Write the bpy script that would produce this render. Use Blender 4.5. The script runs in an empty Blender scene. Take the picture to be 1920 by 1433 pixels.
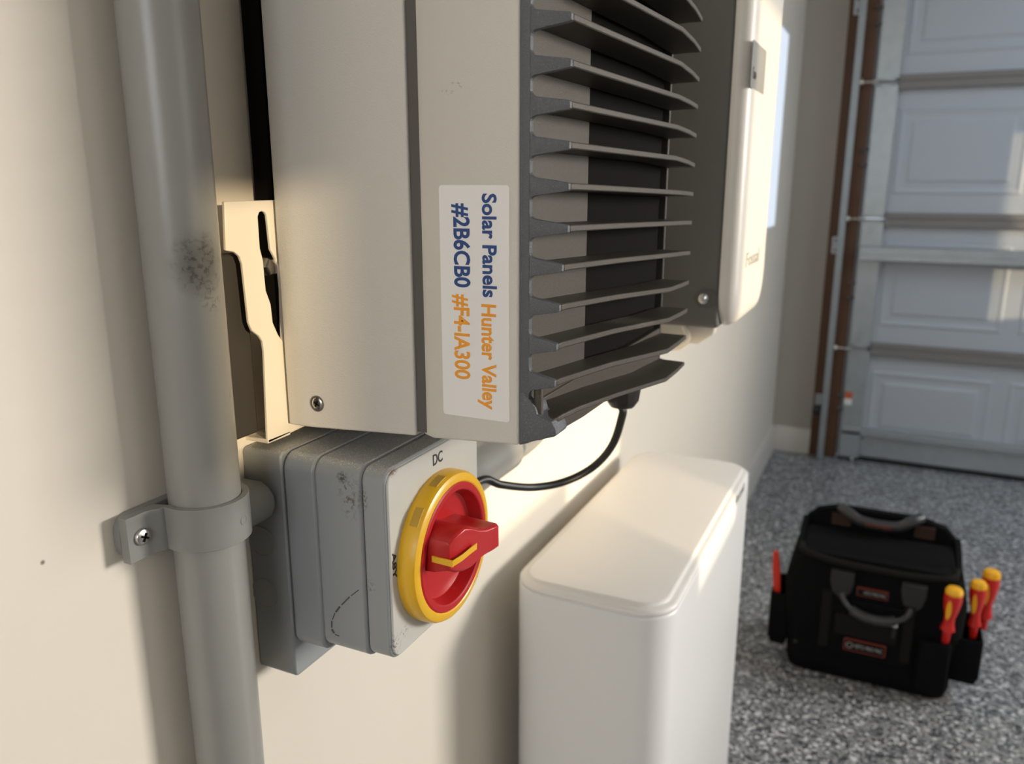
import bpy, bmesh, math, random
from mathutils import Vector, Matrix
from mathutils.geometry import tessellate_polygon
random.seed(7)
PI = math.pi
sc = bpy.context.scene
COL = sc.collection

# ------------------------------------------------------------------ camera
FPX = 1520.0
EYE = Vector((0.439, 0.0, 1.19))
pit = math.atan(376.5 / FPX)
yaw = math.atan(740 * math.cos(pit) / FPX)
FW = Vector((-math.sin(yaw) * math.cos(pit), math.cos(yaw) * math.cos(pit), -math.sin(pit)))
RT = Vector((math.cos(yaw), math.sin(yaw), 0))
UPV = RT.cross(FW)
cam_d = bpy.data.cameras.new('camera')
cam = bpy.data.objects.new('camera', cam_d)
COL.objects.link(cam)
cam_d.sensor_width = 36
cam_d.lens = FPX / 1920 * 36
cam_d.clip_start = 0.02
cam_d.clip_end = 60
M = Matrix((RT, UPV, -FW)).transposed().to_4x4()
M.translation = EYE
cam.matrix_world = M
cam_d.dof.use_dof = True
cam_d.dof.focus_distance = 0.56
cam_d.dof.aperture_fstop = 7.5
sc.camera = cam
sc.view_settings.view_transform = 'Standard'
sc.view_settings.look = 'None'
sc.view_settings.gamma = 1
sc.view_settings.use_curve_mapping = False
sc.view_settings.exposure = 0.22

# ------------------------------------------------------------------ world and lights
SUNK, SUNE = 0.5, 0.15          # sun direction slopes: toward -y and up, per metre of x
RW = 4.5                        # x of the right wall
w = bpy.data.worlds.new('world')
sc.world = w
w.use_nodes = True
w.node_tree.nodes['Background'].inputs[0].default_value = (0.80, 0.88, 1.0, 1)
w.node_tree.nodes['Background'].inputs[1].default_value = 1.0

def lamp(name, kind, loc, direction, energy, color, size=None, size_y=None, spread=None):
    d = bpy.data.lights.new(name, kind)
    d.energy = energy
    d.color = color
    if kind == 'AREA':
        d.shape = 'RECTANGLE'
        d.size = size
        d.size_y = size_y or size
        if spread: d.spread = spread
    o = bpy.data.objects.new(name, d)
    COL.objects.link(o)
    o.location = loc
    o.rotation_euler = Vector(direction).to_track_quat('-Z', 'Y').to_euler()
    return o
sun = lamp('sun', 'SUN', (8, -4, 3), (-1, SUNK, -SUNE), 3.2, (1.0, 0.80, 0.52))
sun.data.angle = math.radians(0.35)
# soft daylight from the right, then three added fill lamps without a real source
lamp('daylight_opening', 'AREA', (3.7, 2.7, 1.60), (-1, -0.66, -0.14), 27, (1.0, 0.95, 0.88), 0.9, 0.9, math.radians(82))
lamp('side_fill', 'AREA', (RW - 0.15, 0.9, 1.75), (-1, -0.05, -0.15), 9, (1.0, 0.93, 0.84), 1.6, 1.2)
lamp('door_fill', 'AREA', (2.4, 2.4, 2.5), (0.1, 0.45, -1), 27, (0.66, 0.81, 1.0), 1.4, 1.0)
lamp('back_fill', 'AREA', (0.75, -2.3, 1.7), (-0.10, 1, -0.18), 17, (0.92, 0.95, 1.0), 1.1, 1.1)

# ------------------------------------------------------------------ picture-to-place helpers (used for measuring outlines)
def ray(u, v): return FW + RT * ((u - 960) / FPX) - UPV * ((v - 716.5) / FPX)
def atx(u, v, x):
    d = ray(u, v); return EYE + d * ((x - EYE.x) / d.x)
def aty(u, v, y):
    d = ray(u, v); return EYE + d * (y / d.y)
def atz(u, v, z):
    d = ray(u, v); return EYE + d * ((z - EYE.z) / d.z)

# ------------------------------------------------------------------ materials
def mat(name, col, rough=0.5, metal=0.0, bump=0.0, bscale=400, var=0.0, vscale=6, stains=(), emit=None, coat=0.0,
        speck=None, spec=0.5, dust=None):
    m = bpy.data.materials.new(name); m.use_nodes = True
    nt = m.node_tree; N = nt.nodes; L = nt.links
    b = N['Principled BSDF']
    b.inputs['Roughness'].default_value = rough
    b.inputs['Metallic'].default_value = metal
    b.inputs['Specular IOR Level'].default_value = spec
    b.inputs['Coat Weight'].default_value = coat
    c4 = (*col, 1)
    b.inputs['Base Color'].default_value = c4
    geo = N.new('ShaderNodeNewGeometry')
    cur = None
    def mixc(a, colb, fac_socket, k=1.0):
        mx = N.new('ShaderNodeMix'); mx.data_type = 'RGBA'
        if a is None: mx.inputs[6].default_value = c4
        else: L.new(a, mx.inputs[6])
        mx.inputs[7].default_value = (*colb, 1)
        if k != 1.0:
            mu = N.new('ShaderNodeMath'); mu.operation = 'MULTIPLY'; mu.inputs[1].default_value = k
            L.new(fac_socket, mu.inputs[0]); fac_socket = mu.outputs[0]
        L.new(fac_socket, mx.inputs[0])
        return mx.outputs[2]
    def noise(scale, detail=3, rgh=0.5):
        n = N.new('ShaderNodeTexNoise'); n.inputs['Scale'].default_value = scale
        n.inputs['Detail'].default_value = detail; n.inputs['Roughness'].default_value = rgh
        L.new(geo.outputs['Position'], n.inputs['Vector']); return n
    def ramp(sock, lo, hi):
        r = N.new('ShaderNodeMapRange'); r.inputs[1].default_value = lo; r.inputs[2].default_value = hi
        L.new(sock, r.inputs[0]); return r.outputs[0]
    if var:
        n = noise(vscale, 4)
        cur = mixc(cur, tuple(x * 0.72 for x in col), ramp(n.outputs[0], 0.4, 0.75), var)
    if speck:
        sscale, scol, lo, hi, k = speck
        n = noise(sscale, 2)
        cur = mixc(cur, scol, ramp(n.outputs[0], lo, hi), k)
    if dust:   # dust settled on upward faces
        sx = N.new('ShaderNodeSeparateXYZ'); L.new(geo.outputs['Normal'], sx.inputs[0])
        n = noise(dust[1], 3, 0.7)
        mu = N.new('ShaderNodeMath'); mu.operation = 'MULTIPLY'
        L.new(ramp(sx.outputs[2], 0.6, 0.95), mu.inputs[0]); L.new(ramp(n.outputs[0], dust[2], dust[2] + 0.12), mu.inputs[1])
        cur = mixc(cur, dust[0], mu.outputs[0], dust[3])
    for (ctr, rad, scol, k, nsc, lo) in stains:
        mp = N.new('ShaderNodeMapping'); mp.vector_type = 'POINT'
        mp.inputs['Scale'].default_value = tuple(1 / r for r in rad)
        mp.inputs['Location'].default_value = tuple(-c / r for c, r in zip(ctr, rad))
        L.new(geo.outputs['Position'], mp.inputs[0])
        ln = N.new('ShaderNodeVectorMath'); ln.operation = 'LENGTH'; L.new(mp.outputs[0], ln.inputs[0])
        inv = ramp(ln.outputs['Value'], 1.0, 0.35)
        n = noise(nsc, 5, 0.7)
        nr = ramp(n.outputs[0], lo, lo + 0.12)
        mu = N.new('ShaderNodeMath'); mu.operation = 'MULTIPLY'; L.new(inv, mu.inputs[0]); L.new(nr, mu.inputs[1])
        cur = mixc(cur, scol, mu.outputs[0], k)
    if cur is not None: L.new(cur, b.inputs['Base Color'])
    if bump:
        n = noise(bscale, 3)
        bp = N.new('ShaderNodeBump'); bp.inputs['Strength'].default_value = bump; bp.inputs['Distance'].default_value = 0.001
        L.new(n.outputs[0], bp.inputs['Height']); L.new(bp.outputs[0], b.inputs['Normal'])
    if emit:
        b.inputs['Emission Color'].default_value = (*emit[0], 1); b.inputs['Emission Strength'].default_value = emit[1]
    return m

def V3(p): return tuple(p)
DK = (0.02, 0.017, 0.012)
sm1 = atx(372, 495, 0.046); sm2 = atx(404, 1328, 0.046); sm3 = atx(425, 740, 0.045)
MT = {}
MT['wall'] = mat('wall_paint', (0.74, 0.68, 0.585), 0.75, bump=0.08, bscale=60, var=0.05, vscale=3,
                 stains=[(V3(atx(80, 1055, 0)), (0.002,) * 3, (0.1, 0.05, 0.03), 0.8, 50, 0.2)])
MT['wall_shaded'] = mat('shaded_wall_paint', (0.42, 0.385, 0.335), 0.8, var=0.05)  # wall paint darkened; the shade on the far wall is in the colour
MT['ceiling'] = mat('ceiling_paint', (0.75, 0.73, 0.70), 0.9)
MT['base'] = mat('baseboard_paint', (0.62, 0.58, 0.52), 0.5)
MT['pipe'] = mat('grey_pvc', (0.285, 0.28, 0.26), 0.30, bump=0.03, bscale=90, var=0.10, vscale=20,
                 stains=[(V3(sm1), (0.030, 0.0185, 0.024), (0.05, 0.04, 0.03), 0.55, 160, 0.25), (V3(sm1), (0.03, 0.018, 0.024), DK, 0.7, 200, 0.50), (V3(atx(388, 555, 0.046)), (0.02, 0.010, 0.014), DK, 0.5, 260, 0.5), (V3(sm2), (0.003, 0.003, 0.005), DK, 0.95, 300, 0.3),
                         (V3(sm3), (0.006, 0.005, 0.010), DK, 0.35, 300, 0.5)])
MT['clamp'] = mat('grey_clamp_plastic', (0.235, 0.235, 0.22), 0.42, bump=0.02, bscale=200)
def ys(u, v, y): return V3(aty(u, v, y))
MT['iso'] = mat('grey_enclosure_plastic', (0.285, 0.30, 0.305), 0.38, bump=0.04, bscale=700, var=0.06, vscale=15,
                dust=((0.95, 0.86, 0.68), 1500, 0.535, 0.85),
                stains=[(ys(655, 930, .445), (0.012, 0.004, 0.022), (0.06, 0.045, 0.03), 0.8, 260, 0.50),
                        (ys(640, 895, .445), (0.006, 0.004, 0.006), (0.05, 0.04, 0.03), 0.9, 500, 0.42),
                        (ys(680, 935, .445), (0.005, 0.004, 0.012), (0.05, 0.04, 0.03), 0.9, 400, 0.46),
                        (ys(690, 1100, .445), (0.008, 0.004, 0.010), (0.08, 0.07, 0.06), 0.7, 420, 0.52),
                        (V3(atx(740, 1215, .132)), (0.005, 0.008, 0.010), (0.06, 0.05, 0.04), 0.9, 500, 0.5),
                        (V3(atx(737, 885, .130)), (0.004, 0.008, 0.003), (0.15, 0.05, 0.02), 0.9, 500, 0.42)])
MT['isoface'] = mat('lit_cover_plastic', (0.53, 0.52, 0.48), 0.36, bump=0.03, bscale=500, var=0.04, vscale=15,  # lighter copy of the enclosure plastic; light on the front is painted in
                stains=[(V3(atx(742, 1213, .132)), (0.005, 0.010, 0.012), (0.06, 0.05, 0.04), 0.9, 500, 0.5),
                        (V3(atx(760, 1185, .132)), (0.005, 0.008, 0.006), (0.12, 0.10, 0.08), 0.8, 500, 0.52),
                        (V3(atx(738, 886, .132)), (0.004, 0.008, 0.004), (0.15, 0.05, 0.02), 0.9, 500, 0.42)])
MT['scuff'] = mat('dark_scuff', (0.10, 0.09, 0.08), 0.8)
MT['knock'] = mat('knockout_plastic', (0.30, 0.305, 0.30), 0.45)
MT['black'] = mat('black_print', (0.012, 0.012, 0.012), 0.6)
MT['yellow'] = mat('yellow_plastic', (0.80, 0.45, 0.015), 0.33, var=0.12, vscale=60)
MT['tape'] = mat('yellow_notch', (0.50, 0.30, 0.03), 0.6)
MT['red'] = mat('red_plastic', (0.47, 0.010, 0.012), 0.36, dust=((0.5, 0.35, 0.3), 900, 0.60, 0.35))
MT['case'] = mat('inverter_paint', (0.60, 0.57, 0.515), 0.45, bump=0.30, bscale=900,
                 stains=[(ys(855, 160, .466), (0.007, 0.006, 0.003), (0.08, 0.08, 0.08), 0.8, 600, 0.55),
                         (ys(840, 172, .466), (0.008, 0.006, 0.003), (0.2, 0.2, 0.19), 0.6, 600, 0.55)])
MT['bracket'] = mat('bracket_paint', (0.76, 0.70, 0.60), 0.42, bump=0.05, bscale=400)
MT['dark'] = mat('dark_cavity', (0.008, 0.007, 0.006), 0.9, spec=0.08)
MT['sticker'] = mat('white_sticker', (0.80, 0.78, 0.76), 0.35)
MT['blue'] = mat('blue_print', (0.006, 0.050, 0.20), 0.5)
MT['orange'] = mat('orange_print', (0.85, 0.33, 0.02), 0.5)
MT['steel'] = mat('screw_steel', (0.55, 0.54, 0.52), 0.25, 1.0, bump=0.1, bscale=500)
MT['fin'] = mat('heat_sink_warm_bounce', (0.066, 0.055, 0.042), 0.45, 0.2, bump=0.3, spec=0.35, bscale=1300, speck=(1800, (0.22, 0.205, 0.18), 0.60, 0.72, 0.6),
                dust=((0.45, 0.38, 0.28), 900, 0.60, 0.35),
                stains=[(V3(atx(1165, 595, .235)), (0.03, 0.045, 0.012), (0.75, 0.68, 0.55), 0.9, 1100, 0.52)])  # dark coating; warm bounce light in the valleys is put into the brown
MT['rub'] = mat('black_rubber', (0.008, 0.008, 0.008), 0.35)
MT['cable'] = mat('black_cable', (0.006, 0.006, 0.006), 0.45)
MT['white'] = mat('white_shell', (0.76, 0.755, 0.74), 0.36, bump=0.02, bscale=200)
MT['lid'] = mat('white_lid', (0.78, 0.76, 0.73), 0.42)
MT['flange'] = mat('heat_sink_cool_light', (0.10, 0.105, 0.115), 0.40, 0.2, bump=0.6, bscale=1300, speck=(1800, (0.30, 0.30, 0.31), 0.60, 0.72, 0.6))  # same coating; cool light on the near edge is put into the colour
MT['filler'] = mat('gap_shade_dark', (0.035, 0.03, 0.024), 0.8)  # dark colour put in for the shade of the gap
MT['ucase'] = mat('shaded_housing', (0.11, 0.105, 0.095), 0.6)  # light grey plastic painted darker, with the shade on its side included
MT['ucover'] = mat('white_cover', (0.66, 0.62, 0.56), 0.42)
MT['screen'] = mat('grey_display', (0.32, 0.31, 0.28), 0.25)
MT['greyprint'] = mat('grey_print', (0.30, 0.28, 0.25), 0.5)
MT['galv'] = mat('galvanised_steel', (0.38, 0.41, 0.42), 0.4, 0.55, var=0.35, vscale=25)
MT['track'] = mat('track_steel', (0.30, 0.33, 0.34), 0.45, 0.5, var=0.3, vscale=25)
MT['doorp'] = mat('door_paint', (0.42, 0.45, 0.485), 0.5)
MT['rail'] = mat('door_joint', (0.20, 0.185, 0.175), 0.5)
MT['wood'] = mat('brown_timber', (0.10, 0.042, 0.015), 0.6, var=0.5, vscale=12)
MT['bagblk'] = mat('black_nylon', (0.004, 0.004, 0.0045), 0.9, spec=0.12, bump=0.4, bscale=500)
MT['bagdk'] = mat('charcoal_nylon', (0.010, 0.0095, 0.009), 0.85, spec=0.15, bump=0.3, bscale=500)
MT['bagstrap'] = mat('grey_webbing', (0.032, 0.032, 0.032), 0.8, spec=0.2)
MT['baghandle'] = mat('handle_rubber', (0.03, 0.03, 0.032), 0.4)
MT['bagred'] = mat('red_trim', (0.22, 0.03, 0.012), 0.6)
MT['baggrey'] = mat('patch_print', (0.30, 0.29, 0.28), 0.6)
MT['sred'] = mat('screwdriver_red', (0.55, 0.015, 0.01), 0.35)
MT['syel'] = mat('screwdriver_yellow', (0.85, 0.42, 0.01), 0.35)
MT['tool_red'] = mat('tool_red', (0.65, 0.03, 0.01), 0.45)
MT['warn'] = mat('orange_print_label', (0.55, 0.12, 0.04), 0.5)
MT['pane'] = mat('daylit_pane', (0.6, 0.65, 0.7), 0.4, emit=((0.78, 0.87, 1.0), 0.60))

def floor_mat():
    m = bpy.data.materials.new('flake_epoxy'); m.use_nodes = True
    N = m.node_tree.nodes; L = m.node_tree.links; b = N['Principled BSDF']
    geo = N.new('ShaderNodeNewGeometry')
    n0 = N.new('ShaderNodeTexNoise'); n0.inputs['Scale'].default_value = 60; L.new(geo.outputs['Position'], n0.inputs['Vector'])
    ad = N.new('ShaderNodeMix'); ad.data_type = 'VECTOR'; ad.inputs[0].default_value = 0.02
    L.new(geo.outputs['Position'], ad.inputs[4]); L.new(n0.outputs['Color'], ad.inputs[5])
    v = N.new('ShaderNodeTexVoronoi'); v.inputs['Scale'].default_value = 150; L.new(ad.outputs[1], v.inputs['Vector'])
    sp = N.new('ShaderNodeSeparateColor'); L.new(v.outputs['Color'], sp.inputs[0])
    r = N.new('ShaderNodeValToRGB'); L.new(sp.outputs[0], r.inputs[0])
    r.color_ramp.interpolation = 'CONSTANT'
    e = r.color_ramp.elements
    e[0].position = 0; e[0].color = (0.05, 0.053, 0.06, 1)
    e[1].position = 0.18; e[1].color = (0.13, 0.133, 0.14, 1)
    for p, c in ((0.42, (0.23, 0.235, 0.24)), (0.70, (0.33, 0.33, 0.325)), (0.88, (0.60, 0.60, 0.60))):
        q = e.new(p); q.color = (*c, 1)
    L.new(r.outputs[0], b.inputs['Base Color'])
    b.inputs['Roughness'].default_value = 0.33
    return m
MT['floor'] = floor_mat()

# ------------------------------------------------------------------ geometry
def box(x0, x1, y0, y1, z0, z1):
    v = [(x, y, z) for x in (x0, x1) for y in (y0, y1) for z in (z0, z1)]
    f = [(0, 1, 3, 2), (4, 6, 7, 5), (0, 4, 5, 1), (2, 3, 7, 6), (0, 2, 6, 4), (1, 5, 7, 3)]
    return v, f
def emb(p, axis, a):
    if axis == 'x': return (a, p[0], p[1])
    if axis == 'y': return (p[0], a, p[1])
    return (p[0], p[1], a)
def prism(pts, axis, a, b, holes=()):
    loops = [list(pts)] + [list(h) for h in holes]
    flat = [p for l in loops for p in l]; n = len(flat)
    tri = tessellate_polygon([[Vector((p[0], p[1], 0)) for p in l] for l in loops])
    v = [emb(p, axis, a) for p in flat] + [emb(p, axis, b) for p in flat]
    if not holes:
        f = [tuple(range(n)), tuple(range(2 * n - 1, n - 1, -1))]
    else:
        f = [tuple(t) for t in tri] + [tuple(i + n for i in reversed(t)) for t in tri]
    o = 0
    for l in loops:
        k = len(l)
        for i in range(k):
            j = (i + 1) % k
            f.append((o + i, o + j, o + j + n, o + i + n))
        o += k
    return v, f
def rrect(a0, a1, b0, b1, r, n=6):
    out = []
    for cx, cy, t0 in ((a1 - r, b1 - r, 0), (a0 + r, b1 - r, 90), (a0 + r, b0 + r, 180), (a1 - r, b0 + r, 270)):
        for i in range(n + 1):
            t = math.radians(t0 + 90 * i / n)
            out.append((cx + r * math.cos(t), cy + r * math.sin(t)))
    return out
def loft(rings, caps=True, closed=True):
    v = [tuple(p) for r in rings for p in r]; n = len(rings[0]); f = []
    for i in range(len(rings) - 1):
        for j in range(n if closed else n - 1):
            k = (j + 1) % n
            f.append((i * n + j, i * n + k, (i + 1) * n + k, (i + 1) * n + j))
    if caps:
        f.append(tuple(range(n - 1, -1, -1))); f.append(tuple((len(rings) - 1) * n + j for j in range(n)))
    return v, f
def frame_of(d):
    d = Vector(d).normalized()
    a = Vector((0, 0, 1)) if abs(d.z) < 0.9 else Vector((1, 0, 0))
    s = d.cross(a).normalized()
    return s, s.cross(d).normalized(), d
def lathe(o, d, prof, n=32):
    s, t, d = frame_of(d); o = Vector(o)
    return loft([[o + d * h + (s * math.cos(2 * PI * i / n) + t * math.sin(2 * PI * i / n)) * max(r, 1e-5) for i in range(n)] for r, h in prof])
def cyl(p0, p1, r, n=24, r2=None):
    p0 = Vector(p0); d = Vector(p1) - p0
    return lathe(p0, d, [(r, 0), (r if r2 is None else r2, d.length)], n)
def spline(pts, k=8):
    P = [Vector(p) for p in pts]; P = [P[0] * 2 - P[1]] + P + [P[-1] * 2 - P[-2]]; out = []
    for i in range(1, len(P) - 2):
        a, b, c, d = P[i - 1:i + 3]
        for j in range(k):
            t = j / k
            out.append(0.5 * ((2 * b) + (c - a) * t + (2 * a - 5 * b + 4 * c - d) * t * t + (3 * b - a - 3 * c + d) * t ** 3))
    out.append(P[-2]); return out
def tube(pts, r, n=14, k=8, radii=None, smooth=True):
    S = spline(pts, k) if smooth else [Vector(p) for p in pts]
    rings = []; s = None
    for i, p in enumerate(S):
        d = (S[min(i + 1, len(S) - 1)] - S[max(i - 1, 0)]).normalized()
        if s is None: s = frame_of(d)[0]
        s = (s - d * s.dot(d)).normalized(); t = d.cross(s)
        rr = r if radii is None else r * radii[min(int(i / max(k, 1)), len(radii) - 1)]
        rings.append([p + (s * math.cos(2 * PI * j / n) + t * math.sin(2 * PI * j / n)) * rr for j in range(n)])
    return loft(rings)
def xf(g, fn): return [tuple(fn(Vector(p))) for p in g[0]], g[1]
def text(s, origin, right, up, height, width=None, bold=0.012, depth=0.0004, spacing=1.0):
    """letters as a mesh; height is the cap height, width the whole length"""
    c = bpy.data.curves.new('lettering', 'FONT'); c.body = s; c.size = 1; c.offset = bold; c.extrude = 0.5; c.space_character = spacing
    c.resolution_u = 4
    o = bpy.data.objects.new('lettering', c)
    me = bpy.data.meshes.new_from_object(o)
    xs = [v.co.x for v in me.vertices]; x0, x1 = min(xs), max(xs)
    kx = (width / (x1 - x0)) if width else height / 0.70
    right = Vector(right).normalized(); up = Vector(up).normalized(); nr = right.cross(up); origin = Vector(origin)
    v = [tuple(origin + right * (p.co.x - x0) * kx + up * p.co.y * height / 0.70 + nr * (p.co.z * depth)) for p in me.vertices]
    f = [tuple(p.vertices) for p in me.polygons]
    bpy.data.objects.remove(o); bpy.data.curves.remove(c); bpy.data.meshes.remove(me)
    return v, f

def mesh_obj(name, geos, material, parent=None, org=None, bevel=0, seg=2, smooth=True, label=None, kind=None, ang=30):
    if isinstance(geos, tuple): geos = [geos]
    if org is None: org = Vector(parent['_o']) if parent is not None else Vector((0, 0, 0))
    org = Vector(org)
    v = []; f = []
    for gv, gf in geos:
        o = len(v); v += [tuple(Vector(p) - org) for p in gv]; f += [tuple(i + o for i in t) for t in gf]
    me = bpy.data.meshes.new(name); me.from_pydata(v, [], f); me.validate()
    bm = bmesh.new(); bm.from_mesh(me)
    bmesh.ops.recalc_face_normals(bm, faces=bm.faces); bm.to_mesh(me); bm.free()
    me.materials.append(MT[material] if isinstance(material, str) else material)
    o = bpy.data.objects.new(name, me); COL.objects.link(o)
    if smooth:
        me.polygons.foreach_set('use_smooth', [True] * len(me.polygons))
        me.set_sharp_from_angle(angle=math.radians(ang if not bevel else 40))
    if bevel:
        b = o.modifiers.new('bevel', 'BEVEL'); b.width = bevel; b.segments = seg; b.limit_method = 'ANGLE'; b.angle_limit = math.radians(35)
        b.harden_normals = False
        me.polygons.foreach_set('use_smooth', [True] * len(me.polygons))
    if parent is not None:
        o.parent = parent
        o['_o'] = parent['_o']
    else:
        o.location = org; o['_o'] = tuple(org)
    if label: o['label'] = label
    if kind: o['kind'] = kind
    return o
def thing(name, label, cat, loc, group=None, kind=None):
    o = bpy.data.objects.new(name, None); COL.objects.link(o); o.location = loc; o.empty_display_size = 0.05
    o['_o'] = tuple(loc)
    if label: o['label'] = label
    if cat: o['category'] = cat
    if group: o['group'] = group
    if kind: o['kind'] = kind
    return o
def solo(name, geos, material, label, cat, org=(0, 0, 0), group=None, **k):
    o = mesh_obj(name, geos, material, None, org, label=label, **k); o['category'] = cat
    if group: o['group'] = group
    return o

# ------------------------------------------------------------------ room
DY = 3.71                        # inside face of the wall with the garage door
BY = -2.6
mesh_obj('floor', box(-0.1, RW + 0.1, BY - 0.1, DY + 0.3, -0.1, 0), 'floor', kind='structure', smooth=False)
mesh_obj('ceiling', box(-0.1, RW + 0.1, BY - 0.1, DY + 0.3, 2.7, 2.8), 'ceiling', kind='structure', smooth=False)
WY0, WY1, WZ0, WZ1 = 2.35, 3.28, 1.015, 1.715
mesh_obj('wall_left', prism([(BY - 0.1, 0), (DY + 0.3, 0), (DY + 0.3, 2.7), (BY - 0.1, 2.7)], 'x', -0.1, 0,
         holes=[[(WY0, WZ0), (WY0, WZ1), (WY1, WZ1), (WY1, WZ0)]]), 'wall', kind='structure', smooth=False)
wn = thing('window_1', None, None, (0, 2.8, 1.0), kind='structure')
mesh_obj('window_frame', prism([(WY0, WZ0), (WY1, WZ0), (WY1, WZ1), (WY0, WZ1)], 'x', -0.03, 0.0005,
         holes=[rrect(WY0 + 0.012, WY1 - 0.012, WZ0 + 0.012, WZ1 - 0.012, 0.002, 1)]), 'white', wn)
mesh_obj('pane', box(-0.010, 0.0012, WY0 + 0.012, WY1 - 0.012, WZ0 + 0.012, WZ1 - 0.012), 'pane', wn)
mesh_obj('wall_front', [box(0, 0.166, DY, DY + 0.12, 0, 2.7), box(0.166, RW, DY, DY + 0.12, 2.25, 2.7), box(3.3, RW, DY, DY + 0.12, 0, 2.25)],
         'wall_shaded', kind='structure', smooth=False)
mesh_obj('wall_behind', box(0, RW, BY - 0.1, BY, 0, 2.7), 'wall', kind='structure', smooth=False)
def sun_slit(c0, c1, zz0, zz1):   # opening invented in the unseen right wall to let the low sun reach y + k x in [c0, c1]
    a0, a1 = c0 - SUNK * RW, c1 - SUNK * RW; b0, b1 = zz0 + SUNE * RW, zz1 + SUNE * RW
    return [(a0, b0), (a0, b1), (a1, b1), (a1, b0)]
holes = [sun_slit(0.398, 0.507, 0.985, 1.182),
         [(p[0], p[1]) for p in [(0.84 - 2.25, 0.735 + .675), (0.84 - 2.25, 0.96 + .675), (1.155 - 2.25, 0.96 + .675), (1.155 - 2.25, 1.36 + .675), (1.40 - 2.25, 1.36 + .675), (1.40 - 2.25, 0.615 + .675), (1.125 - 2.25, 0.615 + .675), (1.125 - 2.25, 0.735 + .675)]],
         sun_slit(4.11, 4.9, 0.53, 1.25)]
mesh_obj('gobo_wall_right', prism([(BY, 0), (DY, 0), (DY, 2.7), (BY, 2.7)], 'x', RW, RW + 0.02, holes=holes), 'wall', kind='structure', smooth=False)  # unseen wall, its slits invented to shape the sun patches
mesh_obj('baseboard_left', prism([(0, 0), (0.016, 0), (0.016, 0.10), (0.011, 0.112), (0, 0.115)], 'y', 1.5, DY), 'base', kind='structure')
mesh_obj('baseboard_front', prism([(DY, 0), (DY - 0.016, 0), (DY - 0.016, 0.10), (DY - 0.011, 0.112), (DY, 0.115)], 'x', 0.016, 0.166), 'base', kind='structure')

# ------------------------------------------------------------------ grey conduit and its clamp
PC = Vector((0.0262, 0.3810)); PR = 0.0237
pts = [(PC.x + PR * math.cos(2 * PI * i / 64), PC.y + PR * math.sin(2 * PI * i / 64)) for i in range(64)]
solo('conduit_pipe', prism(pts, 'z', 0.0, 2.7), 'pipe', 'thick grey plastic conduit pipe running down the left wall beside the isolator', 'pipe', (PC.x, PC.y, 0))

cl = thing('pipe_clamp', 'grey plastic saddle clamp screwed round the thick conduit pipe', 'clamp', (0, PC.y, 0.95))
def band(ri, ro):
    """cross-section pairs (inner, outer) from the near ear round the pipe, in (x, y)"""
    out = []
    ear = 0.0135
    for y in (0.3270, 0.3280, 0.3300, 0.3335, 0.3375, 0.3415): out.append(((0.0068, y), (ear, y)))
    out.append(((0.0068, 0.348), (0.0150, 0.3455)))
    out.append(((0.0072, 0.354), (0.0180, 0.3490)))
    for a in range(-105, 100, 8):
        t = math.radians(a)
        k = max(0, min(1, (a + 112) / 40))
        ro_ = ro
        out.append(((PC.x + ri * math.cos(t), PC.y + ri * math.sin(t)), (PC.x + ro_ * math.cos(t), PC.y + ro_ * math.sin(t))))
    return out
zt, zb = 0.9815, 0.9505
secs = band(PR + 0.0004, PR + 0.0052)
rings = []
n = len(secs)
for i, (a, b) in enumerate(secs):
    y = b[1]; e = 0.0
    for ye, sgn in ((0.3270, 1),):
        dd = (y - ye) * sgn
        if 0 <= dd < 0.011 and b[0] < 0.013: e = max(e, 0.011 - math.sqrt(max(0, 0.011 ** 2 - (0.011 - dd) ** 2)))
    top, bot = zt - e, zb + e
    if b[0] > 0.014: top -= 0.0; bot += 0.001
    rings.append([(a[0], a[1], bot), (b[0], b[1], bot), (b[0], b[1], top), (a[0], a[1], top)])
mesh_obj('strap', loft(rings), 'clamp', cl, bevel=0.0022, seg=3)
mesh_obj('spacer', [prism(rrect(0.3270, 0.4150, zb, zt, 0.011, 8), 'x', 0.0, 0.0064)], 'clamp', cl, bevel=0.001)
lug = [(0.002, 0.9375), (0.0225, 0.9385), (0.0300, 0.9440), (0.0335, 0.9520), (0.0335, 0.9600), (0.0290, 0.9665), (0.0220, 0.9700), (0.002, 0.9700)]
mesh_obj('far_lug', prism(lug, 'y', 0.400, 0.4405), 'clamp', cl, bevel=0.0015, seg=3)
def screw(name, ctr, nrm, r, parent, h=0.0016, torx=False):
    s, t, d = frame_of(nrm); c = Vector(ctr)
    hd = mesh_obj(name, lathe(c, d, [(r, 0), (r, h * 0.3), (r * 0.88, h * 0.75), (r * 0.6, h), (0, h * 1.08)], 28), 'steel', parent, label='metal screw head')
    g = []
    for a in (0.5, 0.5 + PI / 2):
        q = s * math.cos(a) + t * math.sin(a); q2 = d.cross(q)
        P = [c + d * (h * z) + q * (r * .52 * i) + q2 * (r * .12 * j) for i in (-1, 1) for j in (-1, 1) for z in (0.6, 1.22)]
        g.append(([tuple(p) for p in P], box(0, 1, 0, 1, 0, 1)[1]))
    mesh_obj('cross_recess', g, 'dark', hd)
    return hd
screw('screw', (0.0135, 0.3375, 0.9660), (1, 0, 0), 0.0058, cl, 0.003)
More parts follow.
